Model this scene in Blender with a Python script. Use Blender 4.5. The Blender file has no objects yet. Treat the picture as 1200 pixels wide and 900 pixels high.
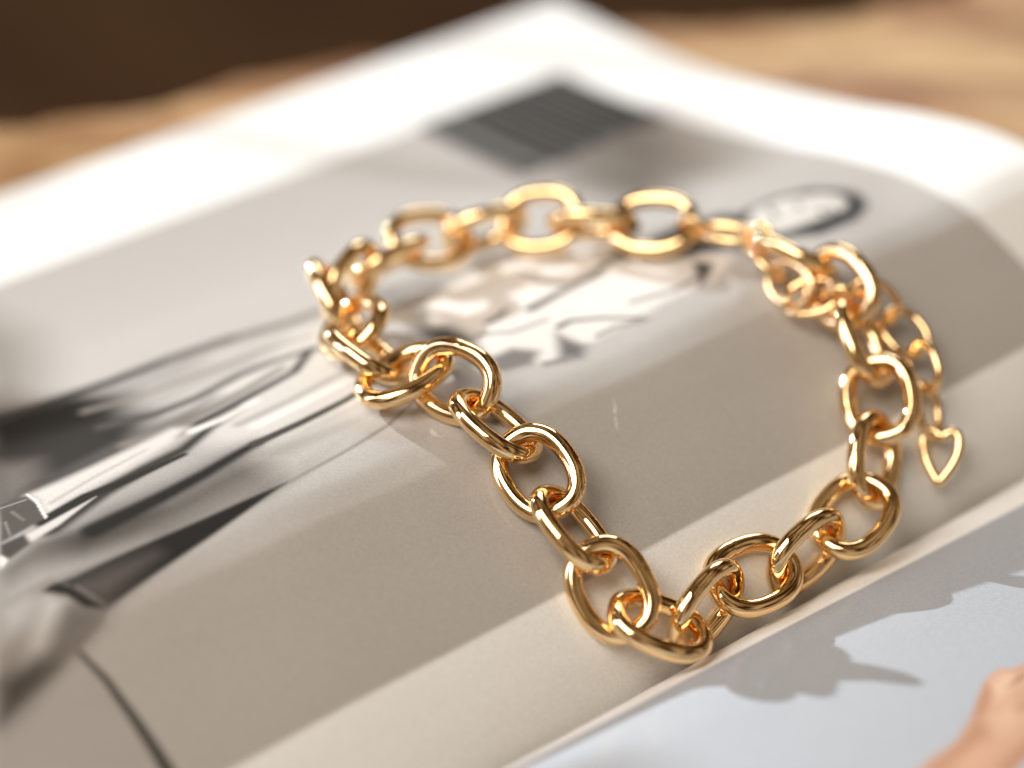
import bpy, math, random
import numpy as np
from mathutils import Quaternion, Vector

sc = bpy.context.scene
MM = 0.001
random.seed(7)
rng = np.random.default_rng(7)

# ------------------------------------------------------------ camera
cam_d = bpy.data.cameras.new('camera')
cam = bpy.data.objects.new('camera', cam_d)
sc.collection.objects.link(cam)
PITCH = math.radians(36.0)
cam.location = (0, -0.375*math.cos(PITCH), 0.375*math.sin(PITCH))
cam.rotation_euler = (math.pi/2 - PITCH, 0, 0)
cam_d.lens = 75.0
cam_d.sensor_width = 36.0
cam_d.clip_start = 0.01
cam_d.clip_end = 50.0
cam_d.dof.use_dof = True
cam_d.dof.focus_distance = 0.330
cam_d.dof.aperture_fstop = 4.7
sc.camera = cam

# ------------------------------------------------------------ light
world = bpy.data.worlds.new('World')
sc.world = world
world.use_nodes = True
bg = world.node_tree.nodes['Background']
# a dim warm room all round: soft uneven walls and furniture, out of sight
wt = world.node_tree
wc = wt.nodes.new('ShaderNodeTexCoord')
wn = wt.nodes.new('ShaderNodeTexNoise'); wn.inputs['Scale'].default_value = 2.6; wn.inputs['Detail'].default_value = 3.0
wr = wt.nodes.new('ShaderNodeValToRGB')
e = wr.color_ramp.elements
e[0].position = 0.41; e[0].color = (0.035, 0.018, 0.009, 1)
e[1].position = 0.66; e[1].color = (0.60, 0.47, 0.34, 1)
m_ = e.new(0.5); m_.color = (0.21, 0.135, 0.075, 1)
wt.links.new(wc.outputs['Generated'], wn.inputs['Vector'])
wt.links.new(wn.outputs['Fac'], wr.inputs['Fac'])
wt.links.new(wr.outputs['Color'], bg.inputs[0])
bg.inputs[1].default_value = 0.85

def aim(o, target):
    o.rotation_euler = (Vector(target) - o.location).to_track_quat('-Z', 'Y').to_euler()

# low sun beam from behind on the left
SUN_AZ, SUN_EL, SUN_DIST = math.radians(-50.0), math.radians(14.2), 3.0
spot_d = bpy.data.lights.new('sun_beam', 'SPOT')
spot = bpy.data.objects.new('sun_beam', spot_d)
sc.collection.objects.link(spot)
spot.location = (SUN_DIST*math.sin(SUN_AZ)*math.cos(SUN_EL), SUN_DIST*math.cos(SUN_AZ)*math.cos(SUN_EL), SUN_DIST*math.sin(SUN_EL))
aim(spot, (0, 0.03, 0))
spot_d.energy = 690.0
spot_d.color = (0.84, 0.935, 1.0)
spot_d.shadow_soft_size = 0.014
spot_d.spot_size = math.radians(9.0)
spot_d.spot_blend = 0.1
# window behind and above, cool daylight
def area(name, loc, target, sx, sy, power, col):
    d = bpy.data.lights.new(name, 'AREA')
    d.shape = 'RECTANGLE'; d.size = sx; d.size_y = sy; d.energy = power; d.color = col
    o = bpy.data.objects.new(name, d); sc.collection.objects.link(o)
    o.location = loc; aim(o, target)
    return o
area('window_light', (0.16, 1.15, 0.78), (0, 0.02, 0), 0.62, 0.50, 4.5, (0.92, 0.96, 1.0))
area('room_light', (-0.72, -0.45, 1.40), (0, 0, 0), 1.2, 0.9, 25.0, (1.0, 0.92, 0.81))
area('side_window_light', (-1.25, -0.05, 0.5), (0, 0, 0), 0.30, 0.9, 4.5, (0.74, 0.77, 1.0))

sc.view_settings.view_transform = 'Standard'
sc.view_settings.look = 'None'
sc.view_settings.exposure = 0.0
sc.view_settings.gamma = 1.0
sc.view_settings.use_curve_mapping = False
sc.render.engine = 'CYCLES'
sc.cycles.use_denoising = True
sc.cycles.max_bounces = 10
sc.cycles.glossy_bounces = 8
sc.cycles.caustics_reflective = True
sc.cycles.blur_glossy = 0.3
sc.cycles.sample_clamp_indirect = 14.0

# ------------------------------------------------------------ helpers
def new_mat(name):
    m = bpy.data.materials.new(name); m.use_nodes = True
    nt = m.node_tree
    return m, nt, nt.nodes['Principled BSDF']

def link_obj(name, mesh, parent=None, mat=None):
    o = bpy.data.objects.new(name, mesh)
    sc.collection.objects.link(o)
    if parent is not None: o.parent = parent
    if mat is not None and not mesh.materials: mesh.materials.append(mat)
    return o

def empty(name, loc=(0, 0, 0)):
    o = bpy.data.objects.new(name, None); o.empty_display_size = 0.01
    sc.collection.objects.link(o); o.location = loc
    return o

def grid_mesh(name, P, smooth=True):
    """P: (n, m, 3) array of points in metres -> quad grid mesh"""
    n, m = P.shape[:2]
    me = bpy.data.meshes.new(name)
    idx = np.arange(n*m).reshape(n, m)
    q = np.stack([idx[:-1, :-1], idx[1:, :-1], idx[1:, 1:], idx[:-1, 1:]], -1).reshape(-1, 4)
    me.vertices.add(n*m); me.vertices.foreach_set('co', P.reshape(-1).astype(np.float32))
    me.loops.add(q.size); me.loops.foreach_set('vertex_index', q.reshape(-1).astype(np.int32))
    me.polygons.add(len(q)); me.polygons.foreach_set('loop_start', np.arange(0, q.size, 4, dtype=np.int32))
    me.update(calc_edges=True)
    me.polygons.foreach_set('use_smooth', np.full(len(q), smooth))
    return me

def pchip(xk, yk, x):
    xk = np.asarray(xk, float); yk = np.asarray(yk, float)
    h = np.diff(xk); d = np.diff(yk)/h; m = np.zeros_like(yk); m[0] = d[0]; m[-1] = d[-1]
    for i in range(1, len(xk)-1):
        if d[i-1]*d[i] > 0:
            w1 = 2*h[i]+h[i-1]; w2 = h[i]+2*h[i-1]; m[i] = (w1+w2)/(w1/d[i-1]+w2/d[i])
    x = np.clip(x, xk[0], xk[-1]); i = np.clip(np.searchsorted(xk, x)-1, 0, len(h)-1); t = (x-xk[i])/h[i]
    return (1+2*t)*(1-t)**2*yk[i]+t*(1-t)**2*h[i]*m[i]+t*t*(3-2*t)*yk[i+1]+t*t*(t-1)*h[i]*m[i+1]

# ------------------------------------------------------------ materials
def mat_gold():
    m, nt, b = new_mat('polished_gold')
    b.inputs['Metallic'].default_value = 1.0
    b.inputs['Base Color'].default_value = (0.95, 0.685, 0.37, 1)
    tc = nt.nodes.new('ShaderNodeTexCoord')
    n1 = nt.nodes.new('ShaderNodeTexNoise'); n1.inputs['Scale'].default_value = 900; n1.inputs['Detail'].default_value = 4
    nt.links.new(tc.outputs['Object'], n1.inputs['Vector'])
    r = nt.nodes.new('ShaderNodeMapRange'); r.inputs['To Min'].default_value = 0.03; r.inputs['To Max'].default_value = 0.08
    r.inputs['From Min'].default_value = .3; r.inputs['From Max'].default_value = .7
    nt.links.new(n1.outputs['Fac'], r.inputs['Value']); nt.links.new(r.outputs['Result'], b.inputs['Roughness'])
    n2 = nt.nodes.new('ShaderNodeTexNoise'); n2.inputs['Scale'].default_value = 260; n2.inputs['Detail'].default_value = 2
    nt.links.new(tc.outputs['Object'], n2.inputs['Vector'])
    bp = nt.nodes.new('ShaderNodeBump'); bp.inputs['Strength'].default_value = 0.35; bp.inputs['Distance'].default_value = 0.00012
    nt.links.new(n2.outputs['Fac'], bp.inputs['Height']); nt.links.new(bp.outputs['Normal'], b.inputs['Normal'])
    return m
GOLD = mat_gold()

def mat_print():
    m, nt, b = new_mat('glossy_printed_paper')
    at = nt.nodes.new('ShaderNodeAttribute'); at.attribute_name = 'ink'
    tc = nt.nodes.new('ShaderNodeTexCoord')
    n1 = nt.nodes.new('ShaderNodeTexNoise'); n1.inputs['Scale'].default_value = 2600; n1.inputs['Detail'].default_value = 3
    nt.links.new(tc.outputs['Object'], n1.inputs['Vector'])
    r = nt.nodes.new('ShaderNodeMapRange'); r.inputs['To Min'].default_value = 0.92; r.inputs['To Max'].default_value = 1.08
    r.inputs['From Min'].default_value = .3; r.inputs['From Max'].default_value = .7
    nt.links.new(n1.outputs['Fac'], r.inputs['Value'])
    mx = nt.nodes.new('ShaderNodeVectorMath'); mx.operation = 'SCALE'
    nt.links.new(at.outputs['Color'], mx.inputs[0]); nt.links.new(r.outputs['Result'], mx.inputs['Scale'])
    nt.links.new(mx.outputs['Vector'], b.inputs['Base Color'])
    b.inputs['Roughness'].default_value = 0.7
    b.inputs['Specular IOR Level'].default_value = 0.03
    b.inputs['Coat Weight'].default_value = 0.3
    b.inputs['Coat Roughness'].default_value = 0.2
    n2 = nt.nodes.new('ShaderNodeTexNoise'); n2.inputs['Scale'].default_value = 1500; n2.inputs['Detail'].default_value = 3
    nt.links.new(tc.outputs['Object'], n2.inputs['Vector'])
    bp = nt.nodes.new('ShaderNodeBump'); bp.inputs['Strength'].default_value = 0.12; bp.inputs['Distance'].default_value = 0.00006
    nt.links.new(n2.outputs['Fac'], bp.inputs['Height']); nt.links.new(bp.outputs['Normal'], b.inputs['Normal'])
    return m
PRINT = mat_print()

def mat_paper():
    m, nt, b = new_mat('white_paper')
    b.inputs['Base Color'].default_value = (0.78, 0.76, 0.72, 1); b.inputs['Roughness'].default_value = 0.5
    tc = nt.nodes.new('ShaderNodeTexCoord')
    n = nt.nodes.new('ShaderNodeTexNoise'); n.inputs['Scale'].default_value = 60
    nt.links.new(tc.outputs['Object'], n.inputs['Vector'])
    c = nt.nodes.new('ShaderNodeValToRGB')
    c.color_ramp.elements[0].color = (0.74, 0.72, 0.68, 1); c.color_ramp.elements[1].color = (0.82, 0.80, 0.77, 1)
    nt.links.new(n.outputs['Fac'], c.inputs['Fac']); nt.links.new(c.outputs['Color'], b.inputs['Base Color'])
    return m
PAPER = mat_paper()

EDGE_A = math.radians(16.5)                      # direction of the table's back edge
def mat_wood():
    m, nt, b = new_mat('oiled_oak')
    tc = nt.nodes.new('ShaderNodeTexCoord'); mp = nt.nodes.new('ShaderNodeMapping')
    mp.inputs['Scale'].default_value = (5, 34, 34); mp.inputs['Rotation'].default_value = (0, 0, -EDGE_A)
    nt.links.new(tc.outputs['Object'], mp.inputs['Vector'])
    n = nt.nodes.new('ShaderNodeTexNoise'); n.inputs['Scale'].default_value = 1.6; n.inputs['Detail'].default_value = 8; n.inputs['Distortion'].default_value = 1.2
    nt.links.new(mp.outputs['Vector'], n.inputs['Vector'])
    n2 = nt.nodes.new('ShaderNodeTexNoise'); n2.inputs['Scale'].default_value = 30.0; n2.inputs['Detail'].default_value = 3
    nt.links.new(tc.outputs['Object'], n2.inputs['Vector'])
    c = nt.nodes.new('ShaderNodeValToRGB')
    c.color_ramp.elements[0].position = .32; c.color_ramp.elements[0].color = (0.24, 0.105, 0.034, 1)
    c.color_ramp.elements[1].position = .68; c.color_ramp.elements[1].color = (0.58, 0.39, 0.185, 1)
    nt.links.new(n.outputs['Fac'], c.inputs['Fac'])
    c2 = nt.nodes.new('ShaderNodeValToRGB')
    c2.color_ramp.elements[0].position = .35; c2.color_ramp.elements[0].color = (0.60, 0.42, 0.30, 1)
    c2.color_ramp.elements[1].position = .6; c2.color_ramp.elements[1].color = (1, 1, 1, 1)
    nt.links.new(n2.outputs['Fac'], c2.inputs['Fac'])
    mx = nt.nodes.new('ShaderNodeMix'); mx.data_type = 'RGBA'; mx.blend_type = 'MULTIPLY'; mx.inputs['Factor'].default_value = 1
    nt.links.new(c.outputs['Color'], mx.inputs['A']); nt.links.new(c2.outputs['Color'], mx.inputs['B'])
    nt.links.new(mx.outputs['Result'], b.inputs['Base Color'])
    b.inputs['Roughness'].default_value = 0.5
    bp = nt.nodes.new('ShaderNodeBump'); bp.inputs['Strength'].default_value = 0.4; bp.inputs['Distance'].default_value = 0.0006
    nt.links.new(n.outputs['Fac'], bp.inputs['Height']); nt.links.new(bp.outputs['Normal'], b.inputs['Normal'])
    return m
WOOD = mat_wood()

def mat_floor():
    m, nt, b = new_mat('dark_brown_floor')
    tc = nt.nodes.new('ShaderNodeTexCoord'); n = nt.nodes.new('ShaderNodeTexNoise'); n.inputs['Scale'].default_value = 3.5; n.inputs['Detail'].default_value = 4
    nt.links.new(tc.outputs['Object'], n.inputs['Vector'])
    c = nt.nodes.new('ShaderNodeValToRGB')
    c.color_ramp.elements[0].position = .35; c.color_ramp.elements[0].color = (0.085, 0.038, 0.016, 1)
    c.color_ramp.elements[1].position = .7; c.color_ramp.elements[1].color = (0.15, 0.085, 0.038, 1)
    nt.links.new(n.outputs['Fac'], c.inputs['Fac']); nt.links.new(c.outputs['Color'], b.inputs['Base Color'])
    b.inputs['Roughness'].default_value = 0.7
    return m
FLOOR = mat_floor()

# ------------------------------------------------------------ the setting: floor, table
fl = link_obj('floor', grid_mesh('floor', np.array([[[x, y, -0.75] for y in np.linspace(-4, 8, 13)] for x in np.linspace(-6, 6, 13)])), None, FLOOR)
fl['kind'] = 'structure'

TABLE_Z = -14.0*MM
ex = np.array([math.cos(EDGE_A), math.sin(EDGE_A)]); ey = np.array([-math.sin(EDGE_A), math.cos(EDGE_A)])
table = empty('wooden_table', (0, 0, TABLE_Z))
table['label'] = 'light brown wooden table with a rough worn edge under the magazine'
table['category'] = 'table'
def board(y0, y1, live):
    """one board of the top; y = distance across the boards, y1 side is the worn back edge when live"""
    xs = np.linspace(-0.9, 0.9, 361)
    wob = np.zeros_like(xs)
    if live:
        wob = 0.0045*np.sin(xs*31+0.8)+0.0025*np.sin(xs*74+2)+0.0012*np.sin(xs*190)+0.0006*rng.normal(size=xs.size)
    prof = [(0, -0.034), (0, -0.0012), (0.0012, 0)] + [(t, 0) for t in np.linspace(.1, .9, 5)]
    rows = []
    for k, x in enumerate(xs):
        w = y1 - y0
        row = [(y0+.0004, -0.034), (y0+.0004, -0.0012), (y0+.0016, 0.0)]
        row += [(y0+w*t, 0.0) for t in (.25, .5, .75)]
        if live:
            e = y1+wob[k]
            row += [(e-.008, 0), (e-.0045, -.0012), (e-.002, -.0042), (e, -.009), (e-.002, -.018), (e-.006, -.034)]
        else:
            row += [(y1-.0016, 0), (y1-.0004, -.0012), (y1-.0004, -.034)]
        rows.append([(x*ex[0]+y*ey[0], x*ex[1]+y*ey[1], z) for y, z in row])
    o = link_obj('plank', grid_mesh('plank', np.array(rows)), table, WOOD)
    return o
ye = 0.1555                                      # back edge across the boards
for i, (a, b_) in enumerate(((ye-.17, ye), (ye-.33, ye-.17), (ye-.48, ye-.33), (ye-.64, ye-.48))):
    board(a, b_, i == 0)

# ------------------------------------------------------------ the open magazine
PSI = math.radians(52.0)
UX = np.array([-math.cos(PSI), math.sin(PSI)]); VX = np.array([math.sin(PSI), math.cos(PSI)])
# profile of the bulging left page across the gutter (mm), and of the facing page
KS = [0, 1.5, 4, 8, 12, 16, 22, 28, 34, 40, 46, 54, 73, 94, 112, 126, 145, 160, 195.]
KZ = [-8.5, -5.2, -1.2, 2.4, 5.0, 7.0, 9.5, 11.7, 13.9, 15.6, 16.2, 15.9, 12.2, 6, 1.5, -1.8, -4.6, -6, -7.7]
FS = [0, 3, 8, 16, 28, 45, 75., 110, 150, 195]
FZ = [0, 4.2, 9, 13.1, 17.4, 22.5, 29, 31, 28, 20]
def wave(s, v):
    return 0.38*np.sin(v*.095+s*.05+.6)*np.exp(-((s-40)/26)**2) + 0.16*np.sin(v*.17-s*.08+2.0)*np.exp(-((s-45)/35)**2) \
        + 1.0*np.exp(-((v+60)/13)**2)*np.exp(-((s-58)/12)**2)
def z_left(s, v): return pchip(KS, KZ, s) + wave(s, v)*np.clip(s/12, 0, 1) - 4.0*np.exp(-s/.7)
def z_face(t, v): return -8.5 + 1.12*np.clip(.67-.006*v, .3, 1.05)*pchip(FS, FZ, t) - 4.0*np.exp(-t/.6)
def world_pt(s, v, z):
    x = (s-66)*UX[0]+v*VX[0]; y = (s-66)*UX[1]+v*VX[1]
    return np.stack([x, y, z], -1)*MM

mag = empty('magazine', (0, 0, TABLE_Z))
mag['label'] = 'open glossy fashion magazine with a black and white photo page, lying on the table'
mag['category'] = 'magazine'
def under(o):
    o.matrix_parent_inverse = mag.matrix_world.inverted()
    o.location = (0, 0, -TABLE_Z)
    o.matrix_parent_inverse.identity()

PAGE_TOP = 112.0
def soft_poly(img, S, V, val, f, pts):
    pts = np.array(pts); lo = pts.min(0)-f*1.5; hi = pts.max(0)+f*1.5
    i0, i1 = np.searchsorted(S, [lo[0], hi[0]]); j0, j1 = np.searchsorted(V, [lo[1], hi[1]])
    if i1 <= i0 or j1 <= j0: return
    X, Y = np.meshgrid(S[i0:i1], V[j0:j1], indexing='ij')
    d2 = np.full(X.shape, 1e9); ins = np.zeros(X.shape, bool)
    for k in range(len(pts)):
        a = pts[k]; b = pts[(k+1) % len(pts)]; e = b-a
        t = np.clip(((X-a[0])*e[0]+(Y-a[1])*e[1])/(e@e+1e-9), 0, 1)
        d2 = np.minimum(d2, (X-a[0]-t*e[0])**2+(Y-a[1]-t*e[1])**2)
        if abs(b[1]-a[1]) > 1e-9:
            ins ^= ((a[1] > Y) != (b[1] > Y)) & (X < (b[0]-a[0])*(Y-a[1])/(b[1]-a[1])+a[0])
    sd = np.sqrt(d2)*np.where(ins, 1, -1)
    w = np.clip(sd/f*.5+.5, 0, 1); w = (w*w*(3-2*w))[..., None]
    img[i0:i1, j0:j1] = img[i0:i1, j0:j1]*(1-w)+np.asarray(val)*w
def soft_stroke(img, S, V, val, f, w0, w1, pts):
    pts = np.array(pts); m = max(w0, w1)+f; lo = pts.min(0)-m; hi = pts.max(0)+m
    i0, i1 = np.searchsorted(S, [lo[0], hi[0]]); j0, j1 = np.searchsorted(V, [lo[1], hi[1]])
    if i1 <= i0 or j1 <= j0: return
    X, Y = np.meshgrid(S[i0:i1], V[j0:j1], indexing='ij')
    W = np.zeros(X.shape); n = len(pts)-1
    for k in range(n):
        a = pts[k]; e = pts[k+1]-a
        t = np.clip(((X-a[0])*e[0]+(Y-a[1])*e[1])/(e@e+1e-9), 0, 1)
        d = np.sqrt((X-a[0]-t*e[0])**2+(Y-a[1]-t*e[1])**2)
        hw = w0+(w1-w0)*(k+t)/n
        W = np.maximum(W, np.clip((hw+f*.5-d)/f, 0, 1))
    W = (W*W*(3-2*W))[..., None]
    img[i0:i1, j0:j1] = img[i0:i1, j0:j1]*(1-W)+np.asarray(val)*W

INK = np.array([1.0, 0.935, 0.865])               # warm black-and-white print
LEFT_PRINT_AND_LIGHT = [  # printed picture, with some soft shadows and a glint painted in
    ["p",0.37,0.6,0,0,[[36.97,-99.46],[31.14,-98.63],[25.17,-98.26],[20.16,-98.02],[16.13,-97.91],[26.5,-117.57],[32.89,-113.96]]],
    ["s",0.06,0.5,0.4,1.0,[[36.97,-99.46],[31.47,-98.43],[25.4,-98.12],[20.16,-98.02],[15.84,-98.1]]],
    ["p",0.16,9,0,0,[[134.52,55.81],[126.84,85.87],[99.8,69.94],[84.26,53.63],[93.64,46.71]]],  # soft shadow beside the caption block, painted into the page colour
    ["p",0.2,10,0,0,[[151.28,-61.83],[137.17,-59.12],[120.33,-64.06],[110.58,-71.31],[113.63,-79.55]]],  # shadow falling in from the left edge, painted as a dark tone
    ["p",0.3,1.2,0,0,[[109.04,-76.88],[108.88,-67.24],[106.76,-56.7],[105.88,-45.22],[104.31,-33.82],[101.02,-23.23],[99.04,-13.43],[99.83,-3.44],[91.42,4.06],[68.3,-12.91],[54.97,-26.16],[52.25,-33.2],[50.77,-45.72],[48.56,-56.69],[42.93,-90.27],[41.31,-92.46],[38.1,-98.54],[35.62,-105.95],[32.89,-113.96]]],
    ["p",0.48,5,0,0,[[100.77,-39.46],[95.68,-15.68],[86.0,-7.47],[56.28,-26.92],[54.58,-39.85],[57.58,-53.98],[69.01,-59.67],[86.25,-56.26]]],
    ["p",0.34,4,0,0,[[98.96,-57.53],[97.22,-43.28],[96.42,-27.95],[88.86,-37.92],[90.13,-50.76],[93.24,-60.62]]],
    ["p",0.02,5,0,0,[[113.95,-77.8],[106.23,-63.64],[98.96,-57.53],[84.99,-65.02],[79.7,-81.66],[74.77,-88.51],[75.58,-92.49]]],
    ["p",0.003,3,0,0,[[111.65,-78.86],[106.27,-65.27],[99.73,-61.26],[92.84,-67.3],[93.84,-76.3],[96.58,-82.75]]],
    ["p",0.02,5,0,0,[[99.75,-84.37],[94.85,-69.47],[88.82,-59.74],[80.36,-65.91],[77.79,-85.58],[78.42,-91.17]]],
    ["p",0.12,4,0,0,[[95.16,-86.48],[88.78,-80.3],[81.0,-82.53],[77.38,-88.73],[78.42,-91.17]]],
    ["p",0.03,4,0,0,[[79.49,-83.27],[81.32,-65.4],[83.8,-49.41],[78.58,-57.33],[75.72,-76.11]]],
    ["s",0.02,2.0,1.5,1.2,[[108.41,-77.18],[107.93,-67.71],[106.43,-56.87],[105.88,-45.22],[103.98,-34.02]]],
    ["s",0.12,2.2,1.3,0.9,[[105.88,-45.22],[103.98,-34.02],[101.02,-23.23],[100.51,-13.95]]],
    ["s",0.22,2.5,0.8,0.6,[[99.22,-65.62],[96.37,-57.28],[95.33,-46.09],[94.27,-34.61],[91.82,-24.6]]],
    ["s",0.06,2.2,1.4,0.8,[[90.82,-66.74],[87.07,-59.07],[86.68,-51.07],[88.33,-41.68],[88.01,-34.97],[86.65,-28.82],[85.06,-24.18]]],
    ["s",0.16,2.5,1.6,0.9,[[80.14,-67.61],[79.7,-59.92],[79.92,-52.5],[81.47,-44.11],[83.8,-35.86]]],
    ["s",0.04,1.6,1.2,0.9,[[76.02,-61.19],[77.29,-51.58],[78.25,-46.06],[79.25,-40.41],[80.31,-35.48],[86.41,-28.27]]],
    ["s",0.03,2.4,2.2,0.9,[[63.49,-89.71],[67.52,-78.89],[69.19,-70.46],[70.1,-62.98],[73.39,-56.31],[75.33,-49.48]]],
    ["s",0.3,2.4,0.9,0.6,[[70.29,-52.53],[70.81,-42.37],[72.49,-31.11],[74.1,-23.04]]],
    ["s",0.4,2.4,0.8,0.6,[[58.79,-51.62],[59.39,-43.15],[60.92,-32.14]]],
    ["s",0.66,1.6,0.9,0.6,[[74.97,-58.6],[74.36,-53.32],[75.74,-45.93]]],
    ["s",0.62,2,1.1,0.7,[[67.27,-51.13],[68.31,-40.63],[69.4,-29.74]]],
    ["p",0.52,1.6,0,0,[[77.33,-86.98],[73.68,-86.99],[67.64,-88.36],[69.58,-84.48],[70.6,-78.78],[71.56,-72.22],[73.8,-63.23],[76.8,-58.02],[79.08,-60.26],[78.21,-67.08],[77.46,-75.21],[76.94,-81.53]]],
    ["s",0.36,1.2,0.5,0.3,[[71.33,-85.81],[73.52,-77.25],[75.2,-67.15]]],
    ["s",0.015,1.2,1.6,0.7,[[66.67,-89.27],[68.53,-81.34],[68.01,-74.13],[68.16,-64.08]]],
    ["p",0.5,0.5,0,0,[[65.04,-93.21],[62.43,-93.64],[63.62,-88.2],[67.12,-80.29],[65.76,-88.57]]],
    ["p",0.07,0.6,0,0,[[77.85,-91.43],[77.04,-87.12],[73.17,-87.24],[67.5,-88.58],[66.3,-95.16],[66.12,-96.93]]],
    ["s",0.26,0.4,0.2,0.2,[[76.69,-91.97],[75.88,-87.98]]],
    ["s",0.2,0.4,0.2,0.15,[[71.72,-93.45],[66.83,-94.91]]],
    ["s",0.16,0.5,0.3,0.2,[[73.95,-91.23],[69.73,-91.24]]],
    ["s",0.75,0.3,0.25,0.2,[[77.33,-86.98],[73.8,-87.08],[67.5,-88.58]]],
    ["p",0.05,0.5,0,0,[[65.61,-97.17],[65.52,-93.26],[61.94,-93.88],[60.46,-98.51],[62.64,-98.57]]],
    ["p",0.8,0.4,0,0,[[62.64,-98.57],[60.57,-98.31],[59.06,-100.29]]],
    ["p",0.13,2,0,0,[[58.65,-100.49],[61.76,-93.4],[59.16,-83.31],[55.94,-73.38],[57.71,-52.31],[56.68,-36.75],[48.86,-55.71],[48.36,-79.31],[48.3,-87.92],[49.5,-94.92],[50.26,-100.67],[49.23,-105.23]]],
    ["p",0.03,5,0,0,[[58.8,-90.66],[60.86,-80.95],[60.59,-70.69],[61.44,-54.72],[58.33,-58.22],[55.1,-78.29],[53.97,-88.99]]],
    ["p",0.34,4,0,0,[[54.51,-102.54],[55.22,-96.71],[52.27,-89.93],[50.26,-81.09],[49.83,-89.87],[51.15,-98.84],[50.86,-104.4]]],
    ["p",0.26,5,0,0,[[50.05,-78.31],[51.45,-67.1],[52.0,-56.0],[49.13,-62.48],[48.95,-77.51]]],
    ["p",0.46,6,0,0,[[56.45,-56.27],[58.51,-40.46],[59.5,-26.31],[53.18,-32.53],[51.13,-45.47],[49.56,-55.25]]],
    ["s",0.015,2.0,2.0,1.0,[[57.99,-85.38],[58.66,-76.27],[59.5,-65.25],[61.44,-54.72]]],
    ["s",0.05,1.2,1.1,0.5,[[61.44,-54.72],[62.16,-46.24],[63.37,-36.36],[65.6,-27.18],[66.75,-22.03]]],
    ["p",0.015,0.5,0,0,[[49.83,-94.74],[49.78,-77.01],[49.08,-56.34],[45.4,-72.32],[41.96,-88.75],[41.17,-92.54],[44.57,-94.17]]],
    ["p",0.1,4,0,0,[[48.08,-94.31],[47.42,-85.58],[46.63,-81.77],[42.42,-91.26],[43.88,-93.18]]],
    ["s",0.2,0.5,0.2,0.15,[[47.7,-93.83],[44.33,-92.93],[41.58,-92.3]]],
    ["p",0.24,0.5,0,0,[[51.85,-103.9],[51.86,-99.15],[52.3,-95.49],[48.46,-94.79],[43.88,-93.46],[41.04,-92.62],[39.53,-94.04],[37.03,-99.83],[34.08,-109.44],[32.78,-114.02]]],
    ["p",0.14,3,0,0,[[46.76,-97.08],[41.04,-92.62],[39.26,-94.75],[37.12,-101.11],[35.84,-107.13],[37.91,-106.62],[40.91,-101.65]]],
    ["p",0.44,2.2,0,0,[[48.38,-98.26],[46.22,-96.69],[41.89,-101.77],[38.11,-106.12],[38.44,-107.24],[42.86,-103.24]]],
    ["p",0.36,3,0,0,[[50.36,-104.65],[50.59,-100.5],[48.63,-99.49],[44.9,-104.8],[44.07,-107.88]]],
    ["p",0.05,3,0,0,[[38.13,-111.06],[39.25,-105.22],[36.72,-103.74],[33.84,-109.57],[32.57,-114.14]]],
    ["p",0.02,0.35,0,0,[[50.21,-98.24],[50.51,-95.62],[48.15,-94.41],[44.16,-93.58],[41.11,-92.44],[43.26,-94.91],[46.98,-95.87]]],
    ["s",0.03,0.5,0.5,0.2,[[49.97,-96.73],[49.64,-93.6]]],
    ["s",0.24,0.7,0.35,0.35,[[48.9,-56.46],[50.42,-45.96],[52.22,-35.72],[54.72,-28.89]]],
    ["p",0.66,1.2,0,0,[[72.61,-12.48],[87.25,-2.81],[89.68,10.56],[86.78,24.27],[73.1,35.24],[58.81,41.91],[54.7,41.6],[51.07,32.76],[51.5,22.63],[50.21,5.86],[49.06,-3.92],[51.4,-13.19],[59.42,-14.49]]],
    ["p",0.03,2.2,0,0,[[78.05,-13.11],[72.35,-8.11],[64.27,-9.41],[54.47,-14.0],[57.56,-15.9],[69.65,-14.62]]],
    ["p",0.14,1.6,0,0,[[56.77,-11.89],[56.83,-7.16],[53.29,-4.16],[50.18,-7.72],[51.22,-12.96],[53.17,-14.29]]],
    ["s",0.1,1.8,1.2,0.7,[[66.9,4.83],[67.96,11.98],[68.48,19.22],[72.0,29.39]]],
    ["s",0.05,1,0.7,0.4,[[57.58,3.53],[57.86,6.19],[55.34,10.14],[50.25,15.74]]],
    ["p",0.09,1.6,0,0,[[56.11,1.78],[53.03,2.24],[49.72,3.22],[47.2,0.03],[48.71,-3.48]]],
    ["s",0.2,1.6,0.8,0.8,[[49.34,-5.87],[48.71,-3.48],[48.42,-1.53]]],
    ["s",0.1,1,0.8,0.5,[[68.06,-3.6],[68.76,-0.65],[70.14,1.91]]],
    ["s",0.25,1.4,0.6,0.5,[[65.48,-7.77],[61.68,-3.38],[61.21,3.66]]],
    ["s",0.22,1.2,0.5,0.5,[[50.99,6.51],[51.16,10.41],[49.32,16.08]]],
    ["s",0.25,1.6,0.7,0.5,[[81.91,14.4],[74.24,14.16],[70.37,14.91]]],
    ["p",0.02,0.9,0,0,[[58.49,34.85],[55.49,37.0],[52.54,33.09],[51.23,29.9]]],
    ["s",0.2,1.2,0.5,0.6,[[55.33,17.79],[53.16,25.67],[53.96,34.38]]],
    ["p",0.015,1.8,0,0,[[73.01,25.0],[71.98,32.22],[73.21,45.76],[70.09,53.54],[64.6,54.75],[56.63,52.41],[53.83,44.5],[57.75,41.95],[61.48,35.12],[67.89,28.66]]],
    ["p",0.015,1.2,0,0,[[65.37,46.56],[67.91,55.77],[68.12,63.61],[65.6,71.08],[60.24,74.58],[56.36,75.07],[52.45,72.86],[50.0,67.26],[49.84,57.97],[52.92,53.08],[54.13,46.87],[56.94,43.68]]],
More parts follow.
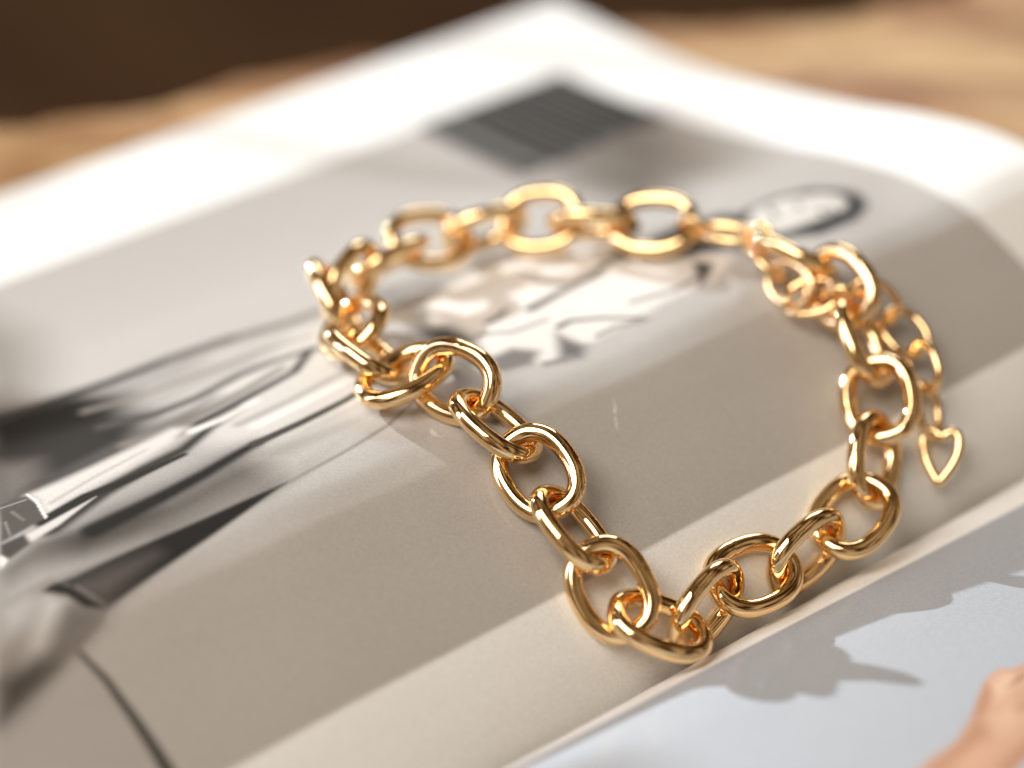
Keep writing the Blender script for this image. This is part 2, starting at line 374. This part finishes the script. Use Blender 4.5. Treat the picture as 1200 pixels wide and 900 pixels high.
    ["p",0.58,1.0,0,0,[[63.58,52.49],[66.9,57.83],[66.38,64.09],[63.33,69.9],[59.56,72.09],[56.17,71.3],[54.31,68.52],[54.44,62.08],[55.04,55.13],[56.76,50.42],[58.62,48.61]]],
    ["p",0.04,0.6,0,0,[[65.6,60.05],[63.27,59.5],[60.04,57.43],[61.19,57.04]]],
    ["p",0.05,0.6,0,0,[[57.94,65.57],[55.63,65.01],[54.94,63.88],[56.24,63.87]]],
    ["s",0.12,0.7,0.5,0.5,[[55.83,66.75],[54.21,66.23]]],
    ["s",0.2,0.8,0.5,0.5,[[62.22,64.14],[60.0,62.81]]],
    ["s",0.12,0.8,0.5,0.5,[[63.77,68.12],[63.6,69.73]]],
    ["s",0.8,0.18,0.05,0.09,[[36.76,-2.08],[35.18,-2.85],[34.15,-3.89]]],  # glint on a dent in the paper, painted as a pale stroke
    ["s",0.8,0.18,0.06,0.09,[[33.42,-4.32],[31.72,-5.38]]],  # lower end of the painted glint
]
FACE_PRINT = [
    [[0.47,0.275,0.18],0.35,[[-49.93,-23.34],[-48.83,-18.73],[-48.0,-12.62],[-45.4,-6.41],[-42.66,-1.92],[-39.92,3.17],[-39.22,5.31],[-39.06,7.38],[-40.29,8.53],[-40.44,11.01],[-43.78,18.43],[-55.19,3.83],[-54.72,-4.75],[-56.44,-9.37],[-58.33,-13.6]]],
    [[0.58,0.38,0.265],1.4,[[-41.07,2.73],[-39.98,6.64],[-41.05,7.6],[-43.48,6.52],[-44.52,2.27],[-44.82,-0.67]]],
    [[0.6,0.41,0.29],1.0,[[-42.12,8.55],[-42.64,13.06],[-46.0,11.72],[-45.41,6.77]]],
    [[0.33,0.16,0.09],2.2,[[-50.57,-21.55],[-49.19,-13.14],[-46.64,-6.26],[-49.28,-8.5],[-51.29,-15.58],[-52.36,-20.23]]],
    [[0.36,0.18,0.105],1.4,[[-56.06,-14.32],[-54.42,-7.95],[-53.16,-1.9],[-55.83,-2.51],[-57.11,-9.47],[-57.99,-14.06]]],
    [[0.36,0.18,0.105],1.0,[[-45.55,-6.22],[-43.19,-2.0],[-40.46,2.71],[-42.66,1.02],[-45.48,-3.8]]],
    [[0.3,0.14,0.08],0.5,[[-43.19,3.89],[-42.43,6.67],[-42.12,9.32],[-42.81,9.04],[-43.18,6.14]]],
    [[0.55,0.34,0.23],2.0,[[-46.72,-4.03],[-45.63,1.85],[-49.24,1.11],[-50.91,-6.36]]],
    [[0.38,0.2,0.12],1.2,[[-47.45,0.55],[-47.1,5.62],[-47.89,5.2],[-48.66,-0.01]]],
    [[0.5,0.29,0.19],1.6,[[-51.62,-18.53],[-50.27,-10.03],[-53.04,-9.82],[-54.35,-16.59]]],
]

def set_ink(me, img):
    at = me.color_attributes.new('ink', 'FLOAT_COLOR', 'POINT')
    c = np.ones((img.shape[0]*img.shape[1], 4), np.float32); c[:, :3] = img.reshape(-1, 3)
    at.data.foreach_set('color', c.reshape(-1))

def page_shape(S, V, zf, thick=0.12):
    """top sheet with a turned-down rim: adds one rim row on every side"""
    X, Y = np.meshgrid(S, V, indexing='ij')
    Z = zf(X, Y)
    return X, Y, Z

# --- the photo page
S = np.concatenate([np.arange(0, 165, .34), np.arange(165, 192.6, .8)])
Vv = np.concatenate([np.arange(-165, -122, 1.2), np.arange(-122, PAGE_TOP+.2, .34)])
img = np.empty((S.size, Vv.size, 3)); img[:] = np.array([.75, .745, .725])      # bare margin
SG, VG = np.meshgrid(S, Vv, indexing='ij')
PR = (13.0, 159.5, -250.0, 86.5)                 # printed picture: s0, s1, v0, v1
soft_poly(img, S, Vv, .40*INK, .35, [(PR[0], PR[2]), (PR[1], PR[2]), (PR[1], PR[3]), (PR[0], PR[3])])
for kind, val, f, w0, w1, pts in LEFT_PRINT_AND_LIGHT:
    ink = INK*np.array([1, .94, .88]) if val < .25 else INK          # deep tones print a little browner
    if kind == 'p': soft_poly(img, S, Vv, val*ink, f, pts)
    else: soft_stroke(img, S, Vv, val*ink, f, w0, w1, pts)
# caption block in the far corner: lines of words too small to read
soft_poly(img, S, Vv, .11*INK, .8, [(123, 47), (160, 47), (160, 87.5), (123, 87.5)])
vv = 85.5
while vv > 48:
    ink = random.choice((.01, .01, .03, .16)); ss = 159.0; end = 124 + random.uniform(-1, 6)
    while ss > end:
        w = random.uniform(2.0, 6.5)
        soft_stroke(img, S, Vv, ink*INK, .5, .9, .9, [(ss, vv), (max(ss-w, end-1), vv)])
        ss -= w + 1.1
    vv -= 2.9
P = world_pt(SG, VG, z_left(SG, VG))
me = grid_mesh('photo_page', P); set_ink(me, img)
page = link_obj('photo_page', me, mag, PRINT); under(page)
page['label'] = 'glossy page printed with a black and white photo of a person in a long coat'

# --- the facing page
T = np.concatenate([np.arange(0, 75, .36), np.arange(75, 193, 2.0)])
Vf = np.concatenate([np.arange(-165, -70, 1.5), np.arange(-70, PAGE_TOP+.2, .4)])
imgf = np.empty((T.size, Vf.size, 3)); imgf[:] = np.array([.80, .785, .765])
soft_poly(imgf, T, Vf, np.array([.36, .37, .39]), .4, [(8.2, -260), (400, -260), (400, 300), (8.2, 300)])
for val, f, pts in FACE_PRINT:
    soft_poly(imgf, T, Vf, val, f, [(-a, b) for a, b in pts])
TG, VG2 = np.meshgrid(T, Vf, indexing='ij')
P = world_pt(-TG, VG2, z_face(TG, VG2))
me = grid_mesh('facing_page', P[::-1]); set_ink(me, imgf[::-1])
fpage = link_obj('facing_page', me, mag, PRINT); under(fpage)
fpage['label'] = 'grey printed page with a picture of a bent wrist and hand'

# --- the sheets underneath, each slightly out of line, and the covers
Sc = np.concatenate([np.arange(0, 30, 2.0), np.arange(30, 196, 5.0)]); Vc = np.linspace(-165, PAGE_TOP, 60)
def sheet(k, left, name='page'):
    du = random.uniform(-.6, .5); dv = random.uniform(-.5, .4)
    X, Y = np.meshgrid(np.clip(Sc+0, 0, 191.8+du), Vc+dv-.25, indexing='ij')
    drop = .28*k + .05
    if left:
        base = np.minimum(pchip(KS, KZ, X)-.75, pchip(KS, KZ, X)-.2-4.0*np.exp(-X/.7))
        Z = np.maximum(base-drop*(1+.0*X), -13.6+.02*(14-k)*5)
        Z = np.minimum(Z, base-.1*k)
        Pk = world_pt(X, Y, Z)
    else:
        Z = np.maximum(z_face(X, Y)-.12-drop, -13.5+.05*(14-k)); Pk = world_pt(-X, Y, Z)[::-1]
    o = link_obj(name, grid_mesh(name, Pk), mag, PAPER); under(o)
for k in range(1, 17):
    sheet(k, True); sheet(k, False)

# ------------------------------------------------------------ the bracelet
def tube_mesh(name, pts, normal_axis, rad, seg=20):
    """closed planar curve (local xy plane) swept by a circle; rad may vary"""
    n = len(pts); rad = np.broadcast_to(rad, (n,))
    t = np.roll(pts, -1, 0)-np.roll(pts, 1, 0); t /= np.linalg.norm(t, axis=1)[:, None]
    nz = np.array([0, 0, 1.0]); nn = np.cross(t, nz)
    a = np.linspace(0, 2*np.pi, seg, endpoint=False)
    ring = pts[:, None]+rad[:, None, None]*(np.cos(a)[None, :, None]*nn[:, None]+np.sin(a)[None, :, None]*nz)
    v = ring.reshape(-1, 3)*MM
    f = []
    for i in range(n):
        i2 = (i+1) % n
        for j in range(seg):
            j2 = (j+1) % seg
            f.append((i*seg+j, i2*seg+j, i2*seg+j2, i*seg+j2))
    me = bpy.data.meshes.new(name); me.from_pydata(v.tolist(), [], f); me.update()
    me.polygons.foreach_set('use_smooth', [True]*len(f))
    me.materials.append(GOLD)
    return me
def oval(a, b, n=96, p=2.35):
    th = np.linspace(0, 2*np.pi, n, endpoint=False); c, s = np.cos(th), np.sin(th)
    q = np.stack([a*np.sign(c)*abs(c)**(2/p), b*np.sign(s)*abs(s)**(2/p), 0*c], -1)
    # even spacing along the curve
    d = np.r_[0, np.cumsum(np.linalg.norm(np.roll(q, -1, 0)-q, axis=1))]
    qq = np.vstack([q, q[:1]]); u = np.linspace(0, d[-1], n, endpoint=False)
    return np.stack([np.interp(u, d, qq[:, k]) for k in range(3)], -1)
def heart(a, b, n=120):
    th = np.linspace(0, 2*np.pi, n, endpoint=False)
    x = 16*np.sign(np.sin(th))*abs(np.sin(th))**1.75; y = 13.5*np.cos(th)-4.3*np.cos(2*th)-1.2*np.cos(3*th)-.5*np.cos(4*th)
    q = np.stack([-(y+2.5)/14.5*a, x/16*b, 0*x], -1)
    d = np.r_[0, np.cumsum(np.linalg.norm(np.roll(q, -1, 0)-q, axis=1))]
    qq = np.vstack([q, q[:1]]); u = np.linspace(0, d[-1], n, endpoint=False)
    return np.stack([np.interp(u, d, qq[:, k]) for k in range(3)], -1)

lr = np.full(96, 1.5); lr[26] *= .98                # faint solder seam in one side
LINK = tube_mesh('oval_link', oval(7.05, 5.25), None, lr, 24)
EXT = tube_mesh('extension_link', oval(4.5, 3.4, 64), None, .72, 14)
RING_C = tube_mesh('jump_ring', oval(2.9, 2.6, 48, 2.0), None, .65, 14)
RING_J = tube_mesh('jump_ring', oval(3.0, 2.8, 48, 2.0), None, .6, 14)
HEART = tube_mesh('heart_charm', heart(4.5, 2.9), None, .85, 14)
tt = np.linspace(0, 2*np.pi, 64, endpoint=False)
CLASP = tube_mesh('clasp', oval(4.6, 2.3, 64, 2.1), None, .8+.28*np.clip(np.sin(tt), 0, 1), 14)

# location in mm and rotation of every link, walked round the chain from the clasp
PIECES = [
    ["Q",[25.25,22.65,18.91],[0.9616,0.2346,-0.099,-0.102]],
    ["R",[14.75,25.6,17.15],[0.4162,0.9084,-0.0376,-0.0152]],
    ["S",[5.26,29.79,15.32],[0.9243,0.3357,-0.1576,-0.0897]],
    ["T",[-5.07,30.27,13.18],[0.4995,0.8543,0.0307,0.1409]],
    ["U",[-14.97,25.67,13.94],[0.9571,0.2137,0.111,0.1609]],
    ["V",[-22.28,17.99,14.17],[0.3584,0.8787,0.2631,0.1738]],
    ["W",[-28.22,10.03,14.64],[0.5634,0.6519,0.2532,0.4399]],
    ["W2",[-30.3,1.78,16.53],[0.3745,0.3844,0.3071,0.7859]],
    ["X",[-26.59,-8.12,17.76],[0.8349,0.1624,-0.2969,-0.4341]],
    ["Z",[-23.6,-18.25,19.39],[0.8849,-0.2339,0.1733,-0.3635]],
    ["A",[-17.33,-24.96,19.99],[0.9658,-0.036,-0.1353,0.2183]],
    ["B",[-9.14,-28.95,21.58],[0.8512,0.4173,-0.144,-0.2838]],
    ["C",[-2.54,-37.28,19.03],[0.9183,-0.1434,0.2215,-0.2952]],
    ["D",[4.0,-45.36,16.05],[0.8228,0.282,0.0407,-0.4917]],
    ["E",[9.34,-54.24,12.1],[0.883,-0.1412,0.2958,-0.336]],
    ["F",[15.07,-61.69,6.55],[0.796,0.3034,0.1962,-0.4857]],
    ["G",[22.27,-65.15,2.46],[0.9826,-0.0247,0.1765,-0.0514]],
    ["H",[29.8,-58.99,0.47],[0.6043,0.6716,0.1445,0.4036]],
    ["I",[37.58,-51.82,0.87],[0.9379,0.2034,0.0618,0.2742]],
    ["J",[46.6,-45.85,0.26],[0.6515,0.6669,0.1589,0.3249]],
    ["K",[54.82,-38.75,2.2],[0.8925,0.1373,-0.0927,0.4195]],
    ["L",[58.99,-29.33,5.86],[0.6014,0.4998,0.121,0.6115]],
    ["M",[60.76,-19.73,11.21],[0.6818,0.0444,-0.266,0.68]],
    ["N",[58.86,-9.67,15.64],[0.7802,-0.1474,0.4004,-0.4574]],
    ["O",[55.72,-0.06,20.31],[0.7437,0.4342,-0.1358,-0.4898]],
    ["P",[48.97,8.43,21.5],[0.8877,-0.3075,0.1399,-0.3129]],
    ["c1",[32.56,19.83,19.59],[0.5414,0.8217,-0.0409,-0.1732]],
    ["clasp",[37.98,17.2,20.28],[0.9686,-0.0039,-0.051,-0.2434]],
    ["j1",[43.28,13.99,21.02],[0.714,0.553,-0.0661,-0.4243]],
    ["e0",[44.47,9.44,18.96],[0.2671,0.7771,-0.5122,-0.2497]],
    ["e1",[47.68,2.84,19.14],[0.7878,0.4435,-0.1793,-0.388]],
    ["e2",[50.92,-1.0,18.94],[0.959,0.187,-0.1926,-0.0914]],
    ["e2b",[57.33,-1.32,18.6],[0.3994,0.8348,0.2729,-0.2627]],
    ["e3",[61.79,-0.54,17.56],[0.727,0.5856,0.1963,-0.3]],
    ["e4",[67.08,-3.64,13.53],[0.8625,0.1863,0.1539,-0.4447]],
    ["e5",[69.54,-10.34,10.85],[0.55,0.5522,-0.2049,-0.5922]],
    ["e6",[69.8,-16.78,6.72],[0.7114,-0.0831,0.488,-0.4988]],
    ["heart",[71.39,-22.88,1.87],[0.5955,0.2938,0.1886,-0.7235]],
]
MESH = {'clasp': ('clasp', CLASP), 'heart': ('heart_charm', HEART), 'c1': ('jump_ring', RING_C), 'j1': ('jump_ring', RING_J)}
brac = empty('chain_bracelet', (0.02, -0.01, 0.012))
brac['label'] = 'gold chunky oval link chain bracelet with small heart charm on the open magazine'
brac['category'] = 'bracelet'
for key, loc, q in PIECES:
    nm, me = MESH.get(key, ('extension_link', EXT) if key.startswith('e') else ('oval_link', LINK))
    o = link_obj(nm, me, brac)
    o.rotation_mode = 'QUATERNION'; o.rotation_quaternion = Quaternion(q)
    o.location = Vector(loc)*MM - brac.location
    if nm == 'heart_charm': o['label'] = 'small open gold heart charm at the end of the extension chain'

# lever of the clasp
for o in list(brac.children):
    if o.name.startswith('clasp'):
        a = np.linspace(0, 2*np.pi, 24, endpoint=False)
        lev = tube_mesh('lever', np.stack([1.9*np.cos(a)+2.2, .55*np.sin(a)+2.9, 0*a], -1), None, .42, 10)
        link_obj('lever', lev, o)

# ------------------------------------------------------------ an unseen plant, added left of the frame to shade the page
def mat_plain(name, col, rough):
    m, nt, b = new_mat(name)
    tc = nt.nodes.new('ShaderNodeTexCoord'); n = nt.nodes.new('ShaderNodeTexNoise'); n.inputs['Scale'].default_value = 40
    nt.links.new(tc.outputs['Object'], n.inputs['Vector'])
    c = nt.nodes.new('ShaderNodeValToRGB'); c.color_ramp.elements[0].color = tuple(x*.75 for x in col)+(1,); c.color_ramp.elements[1].color = tuple(col)+(1,)
    nt.links.new(n.outputs['Fac'], c.inputs['Fac']); nt.links.new(c.outputs['Color'], b.inputs['Base Color'])
    b.inputs['Roughness'].default_value = rough
    return m
LEAF = mat_plain('leaf_green', (0.07, 0.12, 0.04), .5); STEM = mat_plain('stem_brown', (0.16, 0.10, 0.05), .8); POT = mat_plain('clay_pot', (0.35, 0.17, 0.09), .8)
to_sun = np.array(spot.location) - np.array([0, .03, 0]); to_sun /= np.linalg.norm(to_sun)
plant = empty('added_shade_plant', (-0.82, 0.62, -0.75))
plant['label'] = 'unseen potted plant added left of the table to shade the page'
plant['category'] = 'plant'
PB = np.array(plant.location)
def rod(name, pts, r0, r1, parent, mat, seg=8):
    pts = np.array(pts); n = len(pts); P = []
    for i in range(n):
        t = pts[min(i+1, n-1)]-pts[max(i-1, 0)]; t /= np.linalg.norm(t)
        a = np.cross(t, [.3, .9, .2]); a /= np.linalg.norm(a); b = np.cross(t, a); r = r0+(r1-r0)*i/(n-1)
        P.append([pts[i]+r*(math.cos(k*2*math.pi/seg)*a+math.sin(k*2*math.pi/seg)*b) for k in range(seg+1)])
    return link_obj(name, grid_mesh(name, np.array(P)), parent, mat)
pp = [(.0, 0), (.10, 0), (.13, .24), (.145, .24), (.145, .27), (.125, .27), (.12, .22), (0, .21)]
link_obj('pot', grid_mesh('pot', np.array([[[r*math.cos(a), r*math.sin(a), z] for a in np.linspace(0, 2*math.pi, 33)] for r, z in pp])), plant, POT)
top = np.array([0.02, -0.02, 0.80])
rod('stem', [(0, 0, .2), (.01, .01, .4), (-.01, 0, .6), top], .012, .006, plant, STEM)
def shade_leaf(tip_s, tip_v, dist, w, l, tilt):  # added blade, set sunward of the page spot it is meant to shade
    c = world_pt(np.array(tip_s), np.array(tip_v), z_left(np.array(float(tip_s)), np.array(float(tip_v)))) + to_sun*dist - PB
    up = np.array([0, 0, 1.0]); side = np.cross(to_sun, up); side /= np.linalg.norm(side); v2 = np.cross(side, to_sun)
    ax = math.cos(tilt)*side+math.sin(tilt)*v2; ay = -math.sin(tilt)*side+math.cos(tilt)*v2
    rows = []
    for u in np.linspace(0, 1, 13):
        hw = w*.5*math.sin(math.pi*u**.8)**.8+1e-5
        rows.append([c+ax*(u-.5)*l+ay*hw*q+to_sun*(.15*w*(1-q*q)+.1*l*math.sin(u*3)) for q in np.linspace(-1, 1, 5)])
    o = link_obj('shade_leaf', grid_mesh('shade_leaf', np.array(rows)), plant, LEAF)
    sm = o.modifiers.new('thickness', 'SOLIDIFY'); sm.thickness = .0006
    base = c-ax*.5*l
    mid = (base+top)/2+np.array([0, 0, .03])
    rod('twig', [top-np.array([0, 0, .05]), mid, base], .0022, .0012, plant, STEM, 6)
for a in ((122, -78, .75, .026, .060, .3), (68, -106, .80, .020, .055, .2), (50, -58, .70, .006, .040, .1), (108, 61, .85, .010, .030, -.5), (118, 97, .9, .010, .026, .4), (60, -128, .75, .02, .06, 0), (181, 92, .9, .012, .04, .3), (176, -12, .95, .007, .03, -.3)):
    shade_leaf(*a)
